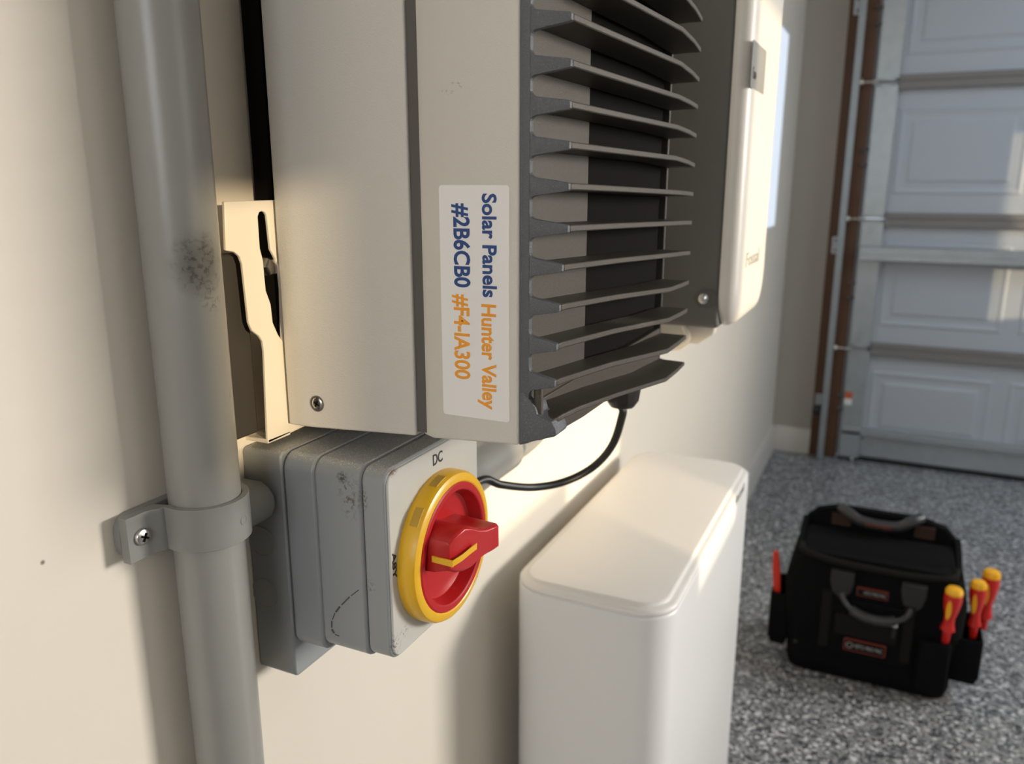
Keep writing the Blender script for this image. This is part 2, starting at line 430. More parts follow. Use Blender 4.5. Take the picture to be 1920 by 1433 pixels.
# moulded ring mark on the strap
t = math.radians(10)
mk = Vector((PC.x + (PR + 0.0051) * math.cos(t), PC.y + (PR + 0.0051) * math.sin(t), 0.966)); dn = Vector((math.cos(t), math.sin(t), 0)); sd = Vector((-dn.y, dn.x, 0))
mesh_obj('moulded_mark', tube([mk + (sd * math.cos(a * PI / 6) + Vector((0, 0, 1)) * math.sin(a * PI / 6)) * 0.0032 for a in range(13)], 0.0003, 6, 2), 'clamp', cl)

# ------------------------------------------------------------------ isolator switch
IY0, IY1 = 0.445, 0.5835
iso = thing('isolator_switch', 'grey rotary isolator switch box with a red and yellow knob under the finned inverter', 'switch', (0, 0.51, 0.803))
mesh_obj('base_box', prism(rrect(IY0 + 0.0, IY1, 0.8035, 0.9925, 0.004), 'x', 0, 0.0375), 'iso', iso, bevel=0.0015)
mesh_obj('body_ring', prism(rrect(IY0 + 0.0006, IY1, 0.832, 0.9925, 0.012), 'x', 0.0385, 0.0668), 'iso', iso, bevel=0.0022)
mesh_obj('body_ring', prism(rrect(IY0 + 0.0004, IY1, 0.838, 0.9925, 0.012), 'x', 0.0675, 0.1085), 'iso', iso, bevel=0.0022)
mesh_obj('joint', prism(rrect(IY0 + 0.003, IY1 - 0.003, 0.842, 0.989, 0.010), 'x', 0.036, 0.115), 'dark', iso)
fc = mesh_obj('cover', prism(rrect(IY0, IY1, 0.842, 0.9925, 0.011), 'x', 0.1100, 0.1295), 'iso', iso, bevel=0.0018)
mesh_obj('face_plate', prism(rrect(IY0 + 0.002, IY1 - 0.002, 0.8440, 0.9900, 0.010), 'x', 0.1285, 0.1312), 'isoface', iso, bevel=0.0008, label='front of the cover with light put into its pale colour')
for u, v, r in ((490, 1015, .0125), (497, 1112, .0125)):
    c = aty(u, v, IY0)
    mesh_obj('knockout', [lathe((c.x, IY0 + 0.001, c.z), (0, -1, 0), [(r, 0), (r, 0.0016), (r - .0006, 0.0016), (r - .0008, 0.0012), (0, 0.0012)], 40)], 'knock', iso, label='round knockout ring')
KC = Vector((0.1312, 0.5150, 0.9095))
def disc(prof, mname, name, parent=iso, n=72, **k): return mesh_obj(name, lathe(KC, (1, 0, 0), prof, n), mname, parent, **k)
RY = 0.0605
ring = disc([(RY, 0), (RY + 0.0003, 0.002), (RY, 0.0105), (RY - 0.0016, 0.0138), (RY - 0.004, 0.0150), (RY - 0.0075, 0.0152), (RY - 0.0085, 0.0146), (RY - 0.0095, 0.010), (RY - .012, 0.0)], 'yellow', 'ring', label='yellow ring around the knob')
for a0 in (96, 130):
    pts_o = []
    for s in range(5):
        t = math.radians(a0 + s * 3.5); pts_o.append(t)
    rr = []
    for t in pts_o:
        y, z = -math.cos(PI - t) , math.sin(t)
        rr.append([(KC.x + h, KC.y + (RY + q) * math.cos(t), KC.z + (RY + q) * math.sin(t)) for h, q in ((0.0045, -0.001), (0.0045, 0.0006), (0.0115, 0.0006), (0.0115, -0.001))])
    mesh_obj('notch', loft(rr), 'tape', ring, label='dull padlock notch')
R2 = RY - 0.0086
knob = disc([(R2, 0), (R2, 0.0148), (R2 - 0.0012, 0.0156), (R2 - 0.0052, 0.0156), (R2 - 0.0062, 0.0148), (R2 - 0.0095, 0.0045), (R2 - 0.013, 0.0035), (0.0, 0.0035)], 'red', 'knob', label='red rotary knob')
# grip: swept plan in (x, y), tapering in height; pointer end nearest the camera
def grip():
    st = [  # y, x front, half height, z centre
        (0.4735, 0.139, 0.0095, 0.9170), (0.4745, 0.156, 0.0100, 0.9180), (0.4765, 0.1655, 0.0105, 0.9270 - .006), (0.484, 0.1685, 0.0145, 0.9215),
        (0.494, 0.1705, 0.0165, 0.9215), (0.503, 0.1720, 0.0155, 0.9200), (0.512, 0.1735, 0.0122, 0.9190), (0.522, 0.1755, 0.0102, 0.9180),
        (0.532, 0.1775, 0.0098, 0.9175), (0.5395, 0.1780, 0.0095, 0.9170), (0.5430, 0.1760, 0.0088, 0.9165), (0.5445, 0.160, 0.0085, 0.9165), (0.5455, 0.139, 0.0085, 0.9165)]
    rings = []
    for y, x, h, zc in st:
        y = 0.4735 + (y - 0.4735) * 0.90; x -= 0.0025; h *= 1.08
        rings.append([(0.134, y, zc - h - .0012), (x - 0.002, y, zc - h), (x, y, zc - h + 0.0018), (x, y, zc + h - 0.0018), (x - 0.002, y, zc + h), (0.134, y, zc + h + .0012)])
    return loft(rings)
gp = mesh_obj('grip', grip(), 'red', knob, bevel=0.0008, seg=2)
def strip(path, wd, nrm, th=0.0004):
    rings = []
    for p, side in path:
        p = Vector(p); side = Vector(side).normalized() * wd / 2; nn = Vector(nrm).normalized() * th
        rings.append([p - side, p + side, p + side + nn, p - side + nn])
    return loft(rings)
mesh_obj('indicator_mark', [strip([((0.150, 0.4741, 0.9185), (0, 0, 1)), ((0.1668, 0.4757, 0.9170), (0, 0, 1))], 0.0048, (0, -1, 0), 0.0014),
          strip([((0.1655, 0.4745, 0.9168), (0, 0, 1)), ((0.1664, 0.4764, 0.9172), (0, 0, 1)), ((0.1694, 0.484, 0.9188), (0, 0.1, 1)), ((0.1712, 0.494, 0.9205), (0, 0.1, 1)), ((0.1727, 0.501, 0.9215), (0, 0.1, 1))], 0.0050, (1, -0.3, 0), 0.0003)],
         'yellow', gp, label='yellow pointer line')
FX = 0.1313
a = atx(812, 874, FX)
mesh_obj('lettering', text('DC', a, (0, 1, 0), (0, 0, 1), 0.0088, 0.0145, bold=0.01), 'black', iso, label='black letters DC')
mesh_obj('lettering', text('A8Y', (FX, 0.4490, 0.9295), (0, 0, -1), (0, 1, 0), 0.0048, 0.021, bold=0.02), 'black', iso, label='black sideways marking')
mesh_obj('lettering', text('XOMLI', (FX, 0.5655, 0.8500), (0, 1, 0), (0, 0, 1), 0.0085, 0.0145, bold=0.03), 'black', iso, label='small black print')
# scuff line on the side of the body ring
sp = [aty(u, v, IY0 + .0002) for u, v in ((672, 1107), (655, 1120), (637, 1138), (628, 1150), (622, 1165), (622, 1180), (628, 1190), (638, 1194))]
for i in range(len(sp) - 1):
    mesh_obj('scuff', tube([sp[i], sp[i].lerp(sp[i + 1], 0.78)], 0.0004 + 0.00018 * (i % 3), 6, 2), 'scuff', iso)

# grey elbow from isolator up into the inverter, black power cable
solo('conduit_elbow', [tube([(.062, .583, .915), (.062, .640, .917), (.062, .680, .932), (.062, .697, .965), (.062, .700, 1.012)], 0.0125, 20), cyl((.062, .584, .915), (.062, .602, .915), 0.0165)],
     'clamp', 'short grey conduit elbow between isolator box and inverter underside', 'conduit', (.062, .64, .91))

cd = thing('wall_conduit', 'grey conduit running along the wall behind the isolator under the finned inverter', 'pipe', (.03, .75, .874))
mesh_obj('conduit', tube([(.029, .586, .874), (.029, .70, .874), (.029, .84, .874), (.029, .90, .874), (.029, .940, .884), (.029, .962, .915), (.029, .968, .96), (.029, .968, 1.1), (.029, .968, 1.8), (.029, .968, 2.7)], .0225, 20), 'pipe', cd)
mesh_obj('coupling', tube([(.029, .586, .874), (.029, .7, .874), (.029, .842, .874)], .0275, 24, 2), 'pipe', cd)

# ------------------------------------------------------------------ wall bracket
BX = 0.0225
def P2(l, x): return [(atx(u, v, x).y, atx(u, v, x).z) for u, v in l]
br = thing('mounting_bracket', 'cream slotted metal bracket holding the finned inverter to the wall', 'bracket', (0, 0.45, 0.996))
outl = P2([(421, 378), (424, 470), (440, 473), (449, 480), (455, 495), (460, 540), (467, 605), (473, 620), (486, 630), (493, 640), (496, 660), (500, 760), (503, 832)], BX)
top = atx(421, 378, BX).z; bot = atx(503, 832, BX).z
outl += [(0.500, bot + 0.002), (0.500, top)]
slot = P2([(484, 405), (486, 399), (491, 396), (497, 398), (501, 404), (505, 440), (508, 468), (517, 485), (523, 500), (527, 540), (530, 640), (522, 628), (512, 605), (508, 570), (499, 545), (496, 515), (494, 490), (488, 466)], BX)
mesh_obj('plate', prism(outl, 'x', BX - 0.0028, BX, holes=[slot]), 'bracket', br, bevel=0.0007)
mesh_obj('flange', box(0.0, BX, atx(503, 832, BX).y, 0.475, bot - 0.0002, bot + 0.0030), 'bracket', br, bevel=0.0006)
mesh_obj('gap_shade_block', box(0.001, 0.012, 0.398, 0.452, 1.004, 1.140), 'filler', br, bevel=0.002, label='dark pad standing in for shade behind the bracket')  # added dark block in place of the shade between bracket and wall
bc = atx(511, 500, 0.019)
mesh_obj('bolt', [lathe((0.008, bc.y, bc.z), (1, 0, 0), [(0.0075, 0), (0.0075, 0.010), (0.006, 0.0125), (0, 0.0128)], 6), cyl((0, bc.y, bc.z), (0.012, bc.y, bc.z), 0.004)], 'steel', br, label='hexagonal steel bolt')

# ------------------------------------------------------------------ finned inverter
inv = thing('inverter', 'cream wall inverter with a dark finned heat sink and white sticker', 'inverter', (0.12, 0.63, 1.01))
ZT = 1.46
def zb_at(x): return 1.0065 + 0.064 * (x - 0.02)
def wedge(x0, x1, y0, y1, z1=ZT, chl=0.0, chr=0.0, zoff=0.0):
    prof = [(x0, y1)] + ([(x0, y0 + chl), (x0 + chl * 1.6, y0)] if chl else [(x0, y0)]) + ([(x1 - chr, y0), (x1, y0 + chr)] if chr else [(x1, y0)]) + [(x1, y1)]
    return loft([[(x, y, zb_at(x) + zoff) for x, y in prof], [(x, y, z1) for x, y in prof]])
# side panel with its bent near strip
prof = [(0.0250, 0.4715), (0.030, 0.4702), (0.0500, 0.4680), (0.1422, 0.4680), (0.1422, 0.480), (0.0250, 0.480)]
mesh_obj('side_panel', loft([[(x, y, zb_at(x)) for x, y in prof], [(x, y, ZT) for x, y in prof]]), 'case', inv, bevel=0.0012)
mesh_obj('rear_housing', [box(0.027, 0.168, 0.479, 0.80, 1.014, ZT)], 'case', inv, bevel=0.002)
mesh_obj('seam', [box(0.1405, 0.150, 0.4705, 0.482, 1.017, ZT - 0.002)], 'scuff', inv, label='dark gap between the panels')
mesh_obj('front_casing', wedge(0.1462, 0.2237, 0.4655, 0.50, chl=0.0075), 'case', inv, bevel=0.0016, seg=3)
mesh_obj('back_block', box(0.003, 0.0190, 0.4765, 0.790, 1.02, ZT - 0.01), 'dark', inv, label='dark block behind the panel')  # near-black box between the wall and the panel
c = aty(595, 757, 0.468)
screw('screw', (c.x, 0.4682, c.z), (0, -1, 0), 0.0050, inv, 0.0012)
mesh_obj('screw_recess', lathe((c.x, 0.4684, c.z), (0, -1, 0), [(0.0062, 0), (0.0062, 0.0009), (0.0052, 0.0009), (0.0052, 0.0004)], 32), 'scuff', inv)
# sticker
SY = 0.4655
def sx(u, v): p = aty(u, v, SY); return p
s0 = sx(823, 347); s1 = sx(957, 790)
st = mesh_obj('sticker', prism(rrect(s0.x, s1.x - 0.0005, s1.z - .001, s0.z, 0.0022, 5), 'y', SY - 0.0003, SY + 0.0004), 'sticker', inv, label='white sticker with blue and orange lettering')
def label_line(txt, u0, v0, v1, ucap, m, lab, bold=0.026):
    a = sx(u0, v0); b = sx(u0, v1); cpt = sx(ucap, v0)
    mesh_obj('lettering', text(txt, (a.x, SY - 0.0004, a.z), (0, 0, -1), (1, 0, 0), cpt.x - a.x, a.z - b.z, bold=bold, depth=0.0003), m, st, label=lab)
label_line('Solar Panels', 905, 363, 557, 931, 'blue', 'blue words Solar Panels')
label_line('Hunter Valley', 904, 570, 766, 930, 'orange', 'orange words Hunter Valley')
label_line('#2B6CB0', 851, 381, 538, 880, 'blue', 'blue characters')
label_line('#F4-IA300', 852, 551, 709, 880, 'orange', 'orange characters', 0.023)

# heat sink: base with an open recess, and the fins
HB = 0.2290
sink = mesh_obj('heat_sink', [box(0.170, HB, 0.4710, 0.575, 1.0462, ZT), box(0.170, HB, 0.7951, 0.800, 1.008, ZT),
                loft([[(0.170, y, z), (HB, y, z), (HB, y, 1.046), (0.170, y, 1.046)] for y, z in ((0.4712, 1.0200), (0.520, 1.0135), (0.575, 1.0105), (0.795, 1.0080))]),
                box(0.170, HB, 0.5751, 0.795, ZT - 0.03, ZT)], 'fin', inv, bevel=0.0010)
mesh_obj('fan_housing', [box(0.165, 0.2240, 0.576, 0.789, 1.047, ZT - 0.031)], 'dark', inv, label='black fan housing with the recess shade in its colour')  # solid near-black block; the shade of the recess is put into its colour
near = [1.284, 1.259, 1.236, 1.213, 1.189, 1.164, 1.140, 1.115, 1.090, 1.066]
far = [1.286, 1.260, 1.236, 1.211, 1.183, 1.157, 1.130, 1.100, 1.073, 1.045]
tipz = [1.284, 1.260, 1.234, 1.207, 1.180, 1.153, 1.124, 1.095, 1.067, 1.040]
near = [1.284 + .0246 * k for k in range(6, 0, -1)] + near
far = [1.286 + .0262 * k for k in range(6, 0, -1)] + far
tipz = [1.284 + .0262 * k for k in range(6, 0, -1)] + tipz
def fin(zn, zf, zt_, xn=0.256, hook=False):
    rings = []
    for y, z, xt, kr, kt in ((0.4700, zn, xn + .0004, 0.95, 1.0), (0.476, zn, xn + .0006, 0.60, 1.0), (0.50, zn + (zf - zn) * .1, xn + .001, 0.5, 1.0), (0.575, zn + (zf - zn) * .42, xn + .003, 0.45, 1.0),
                             (0.700, zf, 0.262, 0.45, 1.0), (0.755, (zf + zt_) / 2, 0.2590, 0.45, 1.0), (0.800, zt_, 0.2545, 0.5, 1.0)):
        hr = [0.0050 * kr, 0.0040 * kr, max(0.0034 * kr, 0.0021 * kt), 0.0021 * kt]
        z -= 0.0022
        xs = [HB - 0.0008, HB + 0.0035, HB + (xt - HB) * 0.45, xt]
        if hr[0] < 0.0026: hr[0] = 0.0026; hr[1] = 0.0024
        hr[2] = min(hr[2], hr[1]) if hr[1] > 0.0022 else 0.0022
        up = [(x, y, z + h) for x, h in zip(xs, hr)]
        dn_ = [(x, y, z - h) for x, h in zip(xs, hr)][::-1]
        rings.append(up + dn_)
    return loft(rings)
for i, (a, b, c_) in enumerate(zip(near, far, tipz)):
    if a > ZT - 0.004: continue
    xn = 0.256 if i < 12 else (0.2525, 0.2510, 0.2495, 0.2485)[min(3, i - 12)]
    mesh_obj('fin', fin(a, b, c_, xn), 'fin', sink, bevel=0.0008, seg=2)
# near flange: comb outline with rounded valleys
comb = [(0.2238, 1.0195)]
zz = [(z - 0.0022, (0.256 if k < 12 else (0.2525, 0.2510, 0.2495, 0.2485)[min(3, k - 12)])) for k, z in enumerate(near)]
zz = sorted(q for q in zz if q[0] < ZT - 0.006)
fl = 0.0040
comb += [(HB + 0.001, 1.0215)]
prev = 1.048
for z, xt in zz:
    root = 0.0054
    comb += [(HB + 0.0012, prev)] if prev == 1.048 else []
    comb += [(HB + 0.0012, z - root - fl)]
    comb += [(HB + 0.0012 + fl * (1 - math.cos(a)), z - root - fl + fl * math.sin(a)) for a in (PI / 6, PI / 3, PI / 2)]
    comb += [(xt - 0.001, z - 0.0025), (xt, z - 0.0018), (xt, z + 0.0018), (xt - 0.001, z + 0.0025)]
    comb += [(HB + 0.0012 + fl * (1 - math.cos(a)), z + root + fl - fl * math.sin(a)) for a in (PI / 2, PI / 3, PI / 6)]
    comb += [(HB + 0.0012, z + root + fl)]
comb += [(HB + 0.0012, ZT), (0.2238, ZT)]
mesh_obj('near_flange', [prism(comb, 'y', 0.4668, 0.4716), box(0.2238, HB + 0.0014, 0.46670, 0.4719, 1.0215, ZT)], 'flange', inv, bevel=0.0007, seg=2, smooth=False, label='toothed edge of the heat sink, cool light painted blue-grey')
# lowest fin: curls down into the foot of the near flange
rings = []
for y, z, xt in ((0.4668, 1.036, 0.2440), (0.473, 1.0375, 0.2475), (0.480, 1.039, 0.2500), (0.50, 1.0395, 0.2535), (0.575, 1.032, 0.2575), (0.700, 1.0165, 0.262), (0.755, 1.0135, 0.259), (0.800, 1.0105, 0.2545)):
    xs = [HB - 0.0008, HB + 0.004, HB + (xt - HB) * .5, xt]; hr = [0.0035, 0.0026, 0.0021, 0.0018]
    rings.append([(x, y, z + h) for x, h in zip(xs, hr)] + [(x, y, z - h) for x, h in zip(xs, hr)][::-1])
mesh_obj('fin', loft(rings), 'fin', sink, bevel=0.0008)
zB = aty(1042, 817, 0.4665).z
foot = [(0.2238, 1.0200), (0.2490, zB - 0.001), (0.2502, zB + 0.0004), (0.2495, 1.0340), (0.2470, 1.0385), (0.2410, 1.0400), (0.2365, 1.0420), (0.2350, 1.0470), (HB - 0.002, 1.0560), (0.2238, 1.0560)]
mesh_obj('foot', [prism(foot, 'y', 0.4664, 0.4860)], 'flange', sink, bevel=0.0006, smooth=False)
mesh_obj('boss', [cyl((0.2350, 0.4720, 1.0240), (0.2352, 0.4720, 1.0600), 0.0038, 16, 0.0030)], 'fin', sink)
gx, gy = 0.198, 0.775
gl = mesh_obj('cable_gland', [lathe((gx, gy, 1.022), (0, 0, -1), [(0.0155, 0), (0.0155, 0.012), (0.0185, 0.013), (0.0185, 0.040), (0.0170, 0.050), (0.0125, 0.0570), (0.006, 0.0575)], 10)], 'rub', inv, bevel=0.001, label='black cable gland')
cp = [(gx, gy, 0.9640), (gx, gy + .002, 0.955)]
cp += [atx(u, v, x) for u, v, x in ((1148, 835, .185), (1112, 876, .160), (1060, 903, .135), (1000, 914, .112), (940, 909, .095), (905, 900, .085))]
end = cp[-1]
cp += [(.080, (end.y + .5835) / 2, end.z - .003), (.078, 0.5835, end.z - .006)]
solo('power_cable', tube(cp, 0.0042, 14, 10), 'cable', 'thin black cable looping from the inverter gland back towards the isolator', 'cable', (gx, gy, 0.96))

# ------------------------------------------------------------------ battery cabinet on the floor
bt = thing('battery_cabinet', 'tall white rounded battery cabinet standing on the floor below the inverters', 'battery', (0.135, 1.14, 0))
bx0, bx1, by0, by1 = 0.030, 0.241, 0.852, 1.435
def stack(prof, x0, x1, y0, y1, r, n=10):
    return loft([[(a, b, z) for a, b in rrect(x0 + i, x1 - i, y0 + i, y1 - i, max(r - i, .004), n)] for z, i in prof])
mesh_obj('body', stack([(0.0, 0.004), (0.006, 0), (0.680, 0), (0.6835, 0.0012), (0.6845, 0.003)], bx0, bx1, by0, by1, 0.046), 'white', bt, ang=50)
mesh_obj('lid', stack([(0.6835, 0.0035), (0.6848, 0.0012), (0.6885, 0.0006), (0.6915, 0.0025), (0.6928, 0.0062), (0.6930, 0.0095), (0.6945, 0.0110), (0.6968, 0.0125), (0.6972, 0.0150)], bx0, bx1, by0, by1, 0.046), 'lid', bt, ang=60)
a = atx(1379, 948, bx1)
mesh_obj('badge', text('fossal', (bx1 + 0.0003, a.y, a.z), (0, 1, 0), (0, 0, 1), 0.014, 0.075, bold=0.01), 'greyprint', bt, label='small grey logo')

# ------------------------------------------------------------------ second inverter, white front cover
u2 = thing('inverter', 'second inverter with a smooth white front cover and grey display on the left wall', 'inverter', (0.13, 1.15, 1.01))
mesh_obj('rear_housing', prism(rrect(1.000, 1.222, 1.012, 1.56, 0.012, 5), 'x', 0.012, 0.2455), 'ucase', u2, bevel=0.004, seg=3)
def coverg():
    rings = []
    for x, i in ((0.2458, 0.0070), (0.2475, 0.0062), (0.252, 0.0064), (0.258, 0.0085), (0.2625, 0.0125), (0.2655, 0.018), (0.2670, 0.026), (0.2672, 0.034)):
        rings.append([(x, a, b) for a, b in rrect(0.992 + i, 1.232 - i, 1.0055 + i, 1.565 - i, 0.050 - i * .5, 10)])
    return loft(rings)
mesh_obj('front_cover', coverg(), 'ucover', u2, ang=60, label='smooth white front cover')
ds = mesh_obj('display', prism(rrect(atx(1408, 130, .267).y, atx(1434, 130, .267).y, atx(1421, 172, .267).z, atx(1421, 82, .267).z, 0.003), 'x', 0.2670, 0.2677), 'screen', u2, label='small grey display panel')
mesh_obj('lettering', text('F.oo', (0.2679, atx(1411, 130, .267).y, 1.305), (0, 1, 0), (0, 0, 1), 0.012, 0.022), 'black', ds)
mesh_obj('lettering', text('Fossal', (0.2674, 1.050, 1.085), (0, 1, 0), (0, 0, 1), 0.018, 0.100, bold=0.005), 'greyprint', u2, label='faint grey logo')
cc = aty(1320, 560, 1.0)
nk = mesh_obj('screw_slot', [prism(rrect(cc.x - 0.012, 0.2455, cc.z - .011, cc.z + .011, 0.0108, 8), 'y', 0.9985, 1.001)], 'scuff', u2, label='dark slot with a screw')
mesh_obj('screw_head', lathe((cc.x, 0.9985, cc.z), (0, -1, 0), [(0.0065, 0), (0.0065, .001), (0.004, .0025), (0, .0028)], 20), 'steel', nk)
h2 = thing('support_bracket', 'small cream metal support bracket under the second inverter', 'bracket', (0.17, 1.0, 0.97))
mesh_obj('plate', [prism([(0.100, 0.985), (0.165, 0.985), (0.172, 0.972), (0.196, 0.976), (0.206, 0.986), (0.218, 0.986), (0.236, 1.000), (0.238, 1.011), (0.100, 1.011)], 'y', 1.03, 1.05)], 'bracket', h2, bevel=0.002)
mesh_obj('hook', [tube([(0.200, 1.02, 1.012), (0.206, 1.02, 0.996), (0.196, 1.02, 0.986), (0.182, 1.02, 0.984), (0.172, 1.02, 0.972)], 0.004, 10, 5)], 'bracket', h2)

# ------------------------------------------------------------------ garage door, track and jamb
mesh_obj('trim_1', box(0.166, 0.276, DY - 0.020, DY + 0.12, 0, 2.35), 'wood', kind='structure', bevel=0.003)
dr = thing('door_1', None, None, (1.8, DY, 0), kind='structure')
DX0, DX1 = 0.270, 3.25
zs = [0.012, 0.500, 1.040, 1.570, 2.100]
def door_section(z0, z1):
    g = [box(DX0, DX1, DY + 0.012, DY + 0.045, z0 + 0.002, z1 - 0.002)]
    x = 0.385
    while x < DX1 - 0.5:
        a0, a1, b0, b1 = x, x + 0.46, z0 + 0.095, z1 - 0.095
        o_ = rrect(a0, a1, b0, b1, 0.004, 1); i_ = rrect(a0 + .03, a1 - .03, b0 + .03, b1 - .03, 0.004, 1)
        m_ = rrect(a0 + .012, a1 - .012, b0 + .012, b1 - .012, 0.004, 1)
        g.append(loft([[(p[0], DY + 0.0125, p[1]) for p in o_], [(p[0], DY + 0.0085, p[1]) for p in m_], [(p[0], DY + 0.0085, p[1]) for p in m_], [(p[0], DY + 0.0125, p[1]) for p in i_]], caps=False))
        g.append(loft([[(p[0], DY + 0.0125, p[1]) for p in rrect(a0 + .045, a1 - .045, b0 + .045, b1 - .045, .004, 1)], [(p[0], DY + 0.008, p[1]) for p in rrect(a0 + .06, a1 - .06, b0 + .06, b1 - .06, .004, 1)]]))
        x += 0.51
    return g
for i in range(4):
    mesh_obj('door_panel', door_section(zs[i], zs[i + 1]), 'doorp', dr, smooth=False)
    mesh_obj('end_stile', [prism([(0.288, zs[i] + .012), (0.372, zs[i] + .012), (0.372, zs[i + 1] - .012), (0.288, zs[i + 1] - .012)], 'y', DY - 0.018, DY + 0.013)], 'galv', dr, bevel=0.002, label='galvanised end stile')
    if i:
        z = zs[i]
        mesh_obj('joint_rail', [box(0.372, DX1, DY - 0.010, DY + 0.014, z - 0.030, z + 0.002), box(0.372, DX1, DY - 0.002, DY + 0.014, z + 0.002, z + 0.026)], 'rail', dr, bevel=0.003, label='brown-grey joint rail')
        hg = mesh_obj('hinge', [box(0.280, 0.360, DY - 0.026, DY - 0.017, z - 0.012, z - 0.004), box(0.280, 0.360, DY - 0.026, DY - 0.017, z + 0.004, z + 0.012),
                                prism([(0.310, z + .01), (0.350, z + .01), (0.330, z + .075)], 'y', DY - 0.021, DY - 0.017), prism([(0.310, z - .01), (0.350, z - .01), (0.330, z - .055)], 'y', DY - 0.021, DY - 0.017)], 'galv', dr, bevel=0.001)
        mesh_obj('roller', [cyl((0.225, DY - 0.045, z), (0.300, DY - 0.045, z), 0.005, 10), cyl((0.228, DY - 0.045, z), (0.244, DY - 0.045, z), 0.018, 18)], 'steel', hg)
    for dz in (0.215, 0.275):
        mesh_obj('bolt', [cyl((0.288, DY - 0.024, zs[i] + dz), (0.262, DY - 0.024, zs[i] + dz), 0.005, 8), cyl((0.274, DY - 0.024, zs[i] + dz), (0.266, DY - 0.024, zs[i] + dz), 0.009, 8)], 'scuff', dr)
mesh_obj('strut', [box(0.290, DX1, DY - 0.055, DY - 0.018, 0.895, 0.930), box(0.290, DX1, DY - 0.058, DY - 0.050, 0.872, 0.899)], 'galv', dr, bevel=0.004, seg=3, label='galvanised horizontal strut')
mesh_obj('bottom_rail', [box(0.290, DX1, DY - 0.030, DY + 0.012, 0.118, 0.148), box(0.372, DX1, DY - 0.010, DY + 0.012, 0.02, 0.118)], 'galv', dr, bevel=0.003)
mesh_obj('bottom_bracket', [box(0.288, 0.372, DY - 0.030, DY - 0.017, 0.015, 0.135)], 'galv', dr, bevel=0.003)
mesh_obj('bottom_seal', [box(0.285, DX1, DY - 0.012, DY + 0.05, 0.0, 0.02)], 'rub', dr)
mesh_obj('caution_label', [box(0.292, 0.322, DY - 0.0195, DY - 0.0182, 0.275, 0.305)], 'warn', dr, label='orange and white warning label')
mesh_obj('caution_label', [box(0.292, 0.322, DY - 0.0195, DY - 0.0182, 0.248, 0.2749)], 'sticker', dr)
mesh_obj('wheel', [lathe((0.345, DY - 0.04, 0.0125), (0, -1, 0), [(0.011, 0), (0.012, 0.006), (0.006, 0.014), (0, 0.015)], 16)], 'steel', dr)
tk = thing('door_track', 'vertical galvanised track running up the brown timber jamb', 'track', (0.225, DY - 0.05, 0))
mesh_obj('rail', [prism([(0.206, DY - 0.085), (0.232, DY - 0.085), (0.232, DY - 0.081), (0.211, DY - 0.081), (0.211, DY - 0.024), (0.206, DY - 0.024)], 'z', 0.004, 2.30)], 'track', tk, bevel=0.001)
for z in (0.93, 1.86):
    bk = mesh_obj('track_bracket', [box(0.182, 0.212, DY - 0.024, DY - 0.020, z - 0.035, z + 0.035), box(0.206, 0.210, DY - 0.06, DY - 0.022, z - 0.03, z + 0.03)], 'galv', tk, bevel=0.001)
    for d in (-.02, .02): mesh_obj('screw', cyl((0.196, DY - 0.028, z + d), (0.196, DY - 0.023, z + d), 0.005, 8), 'scuff', bk)
ss = thing('door_sensor', 'small black round safety sensor low on the brown door jamb', 'sensor', (0.20, DY - 0.06, 0.22))
mesh_obj('housing', [lathe((0.186, DY - 0.024, 0.215), (0, -1, 0), [(0.017, 0), (0.018, 0.03), (0.016, 0.045), (0.010, 0.047)], 20)], 'rub', ss)
mesh_obj('mount', [box(0.174, 0.202, DY - 0.030, DY - 0.020, 0.235, 0.285)], 'galv', ss, bevel=0.001)

# ------------------------------------------------------------------ tool bag
bg = thing('tool_bag', 'black open-topped tool bag standing on the speckled floor', 'bag', (0.465, 2.03, 0))
BA, BB = 0.284, 0.650
BYF, BYB = 1.935, 2.150
def bagsec(z, ix, iy, iyb=None, r=0.03):
    iyb = iy if iyb is None else iyb
    return [(a, b, z) for a, b in rrect(BA + ix, BB - ix, BYF + iy, BYB - iyb, r, 5)]
mesh_obj('base_tub', loft([bagsec(0, .016, .012), bagsec(0.006, .006, .004), bagsec(0.030, 0, 0), bagsec(0.085, -.002, -.002), bagsec(0.090, .002, .002)]), 'bagblk', bg, ang=60)
mesh_obj('body', loft([bagsec(0.085, .000, .000), bagsec(0.16, -.012, -.006, -.006), bagsec(0.24, -.016, -.002, -.002), bagsec(0.29, -.006, .008, .03), bagsec(0.318, .002, .016, .045), bagsec(0.322, .030, .034, .06), bagsec(0.25, .030, .034, .06)]), 'bagblk', bg, ang=60)
# back wall arch rising above the front, open mouth
arch = [(BA - .006, 0.24), (BA - .002, 0.315), (BA + .012, 0.350), (BA + .036, 0.374), (0.37, 0.388), (0.56, 0.388), (BB - .036, 0.372), (BB - .012, 0.346), (BB + .004, 0.31), (BB + .008, 0.24)]
mesh_obj('back_wall', prism(arch, 'y', BYB - 0.055, BYB - 0.030), 'bagblk', bg, bevel=0.006, seg=3)
for a, b in ((BA + .002, BA + .016), (BB - .016, BB - .002)):
    mesh_obj('side_wall', prism([(BYF + .02, 0.28), (BYF + .025, 0.318), (BYB - .06, 0.345), (BYB - .035, 0.345), (BYB - .03, 0.28)], 'x', a, b), 'bagblk', bg, bevel=0.003)
mesh_obj('rim', tube([(BA + .012, BYF + .05, 0.318), (BA + .025, BYF + .016, 0.315), (0.38, BYF + .006, 0.306), (0.465, BYF + .004, 0.304), (0.55, BYF + .006, 0.304), (BB - .025, BYF + .016, 0.311), (BB - .012, BYF + .05, 0.318)], 0.008, 10), 'bagdk', bg)
MT['tan'] = mat('tan_lining', (0.03, 0.012, 0.004), 0.8)
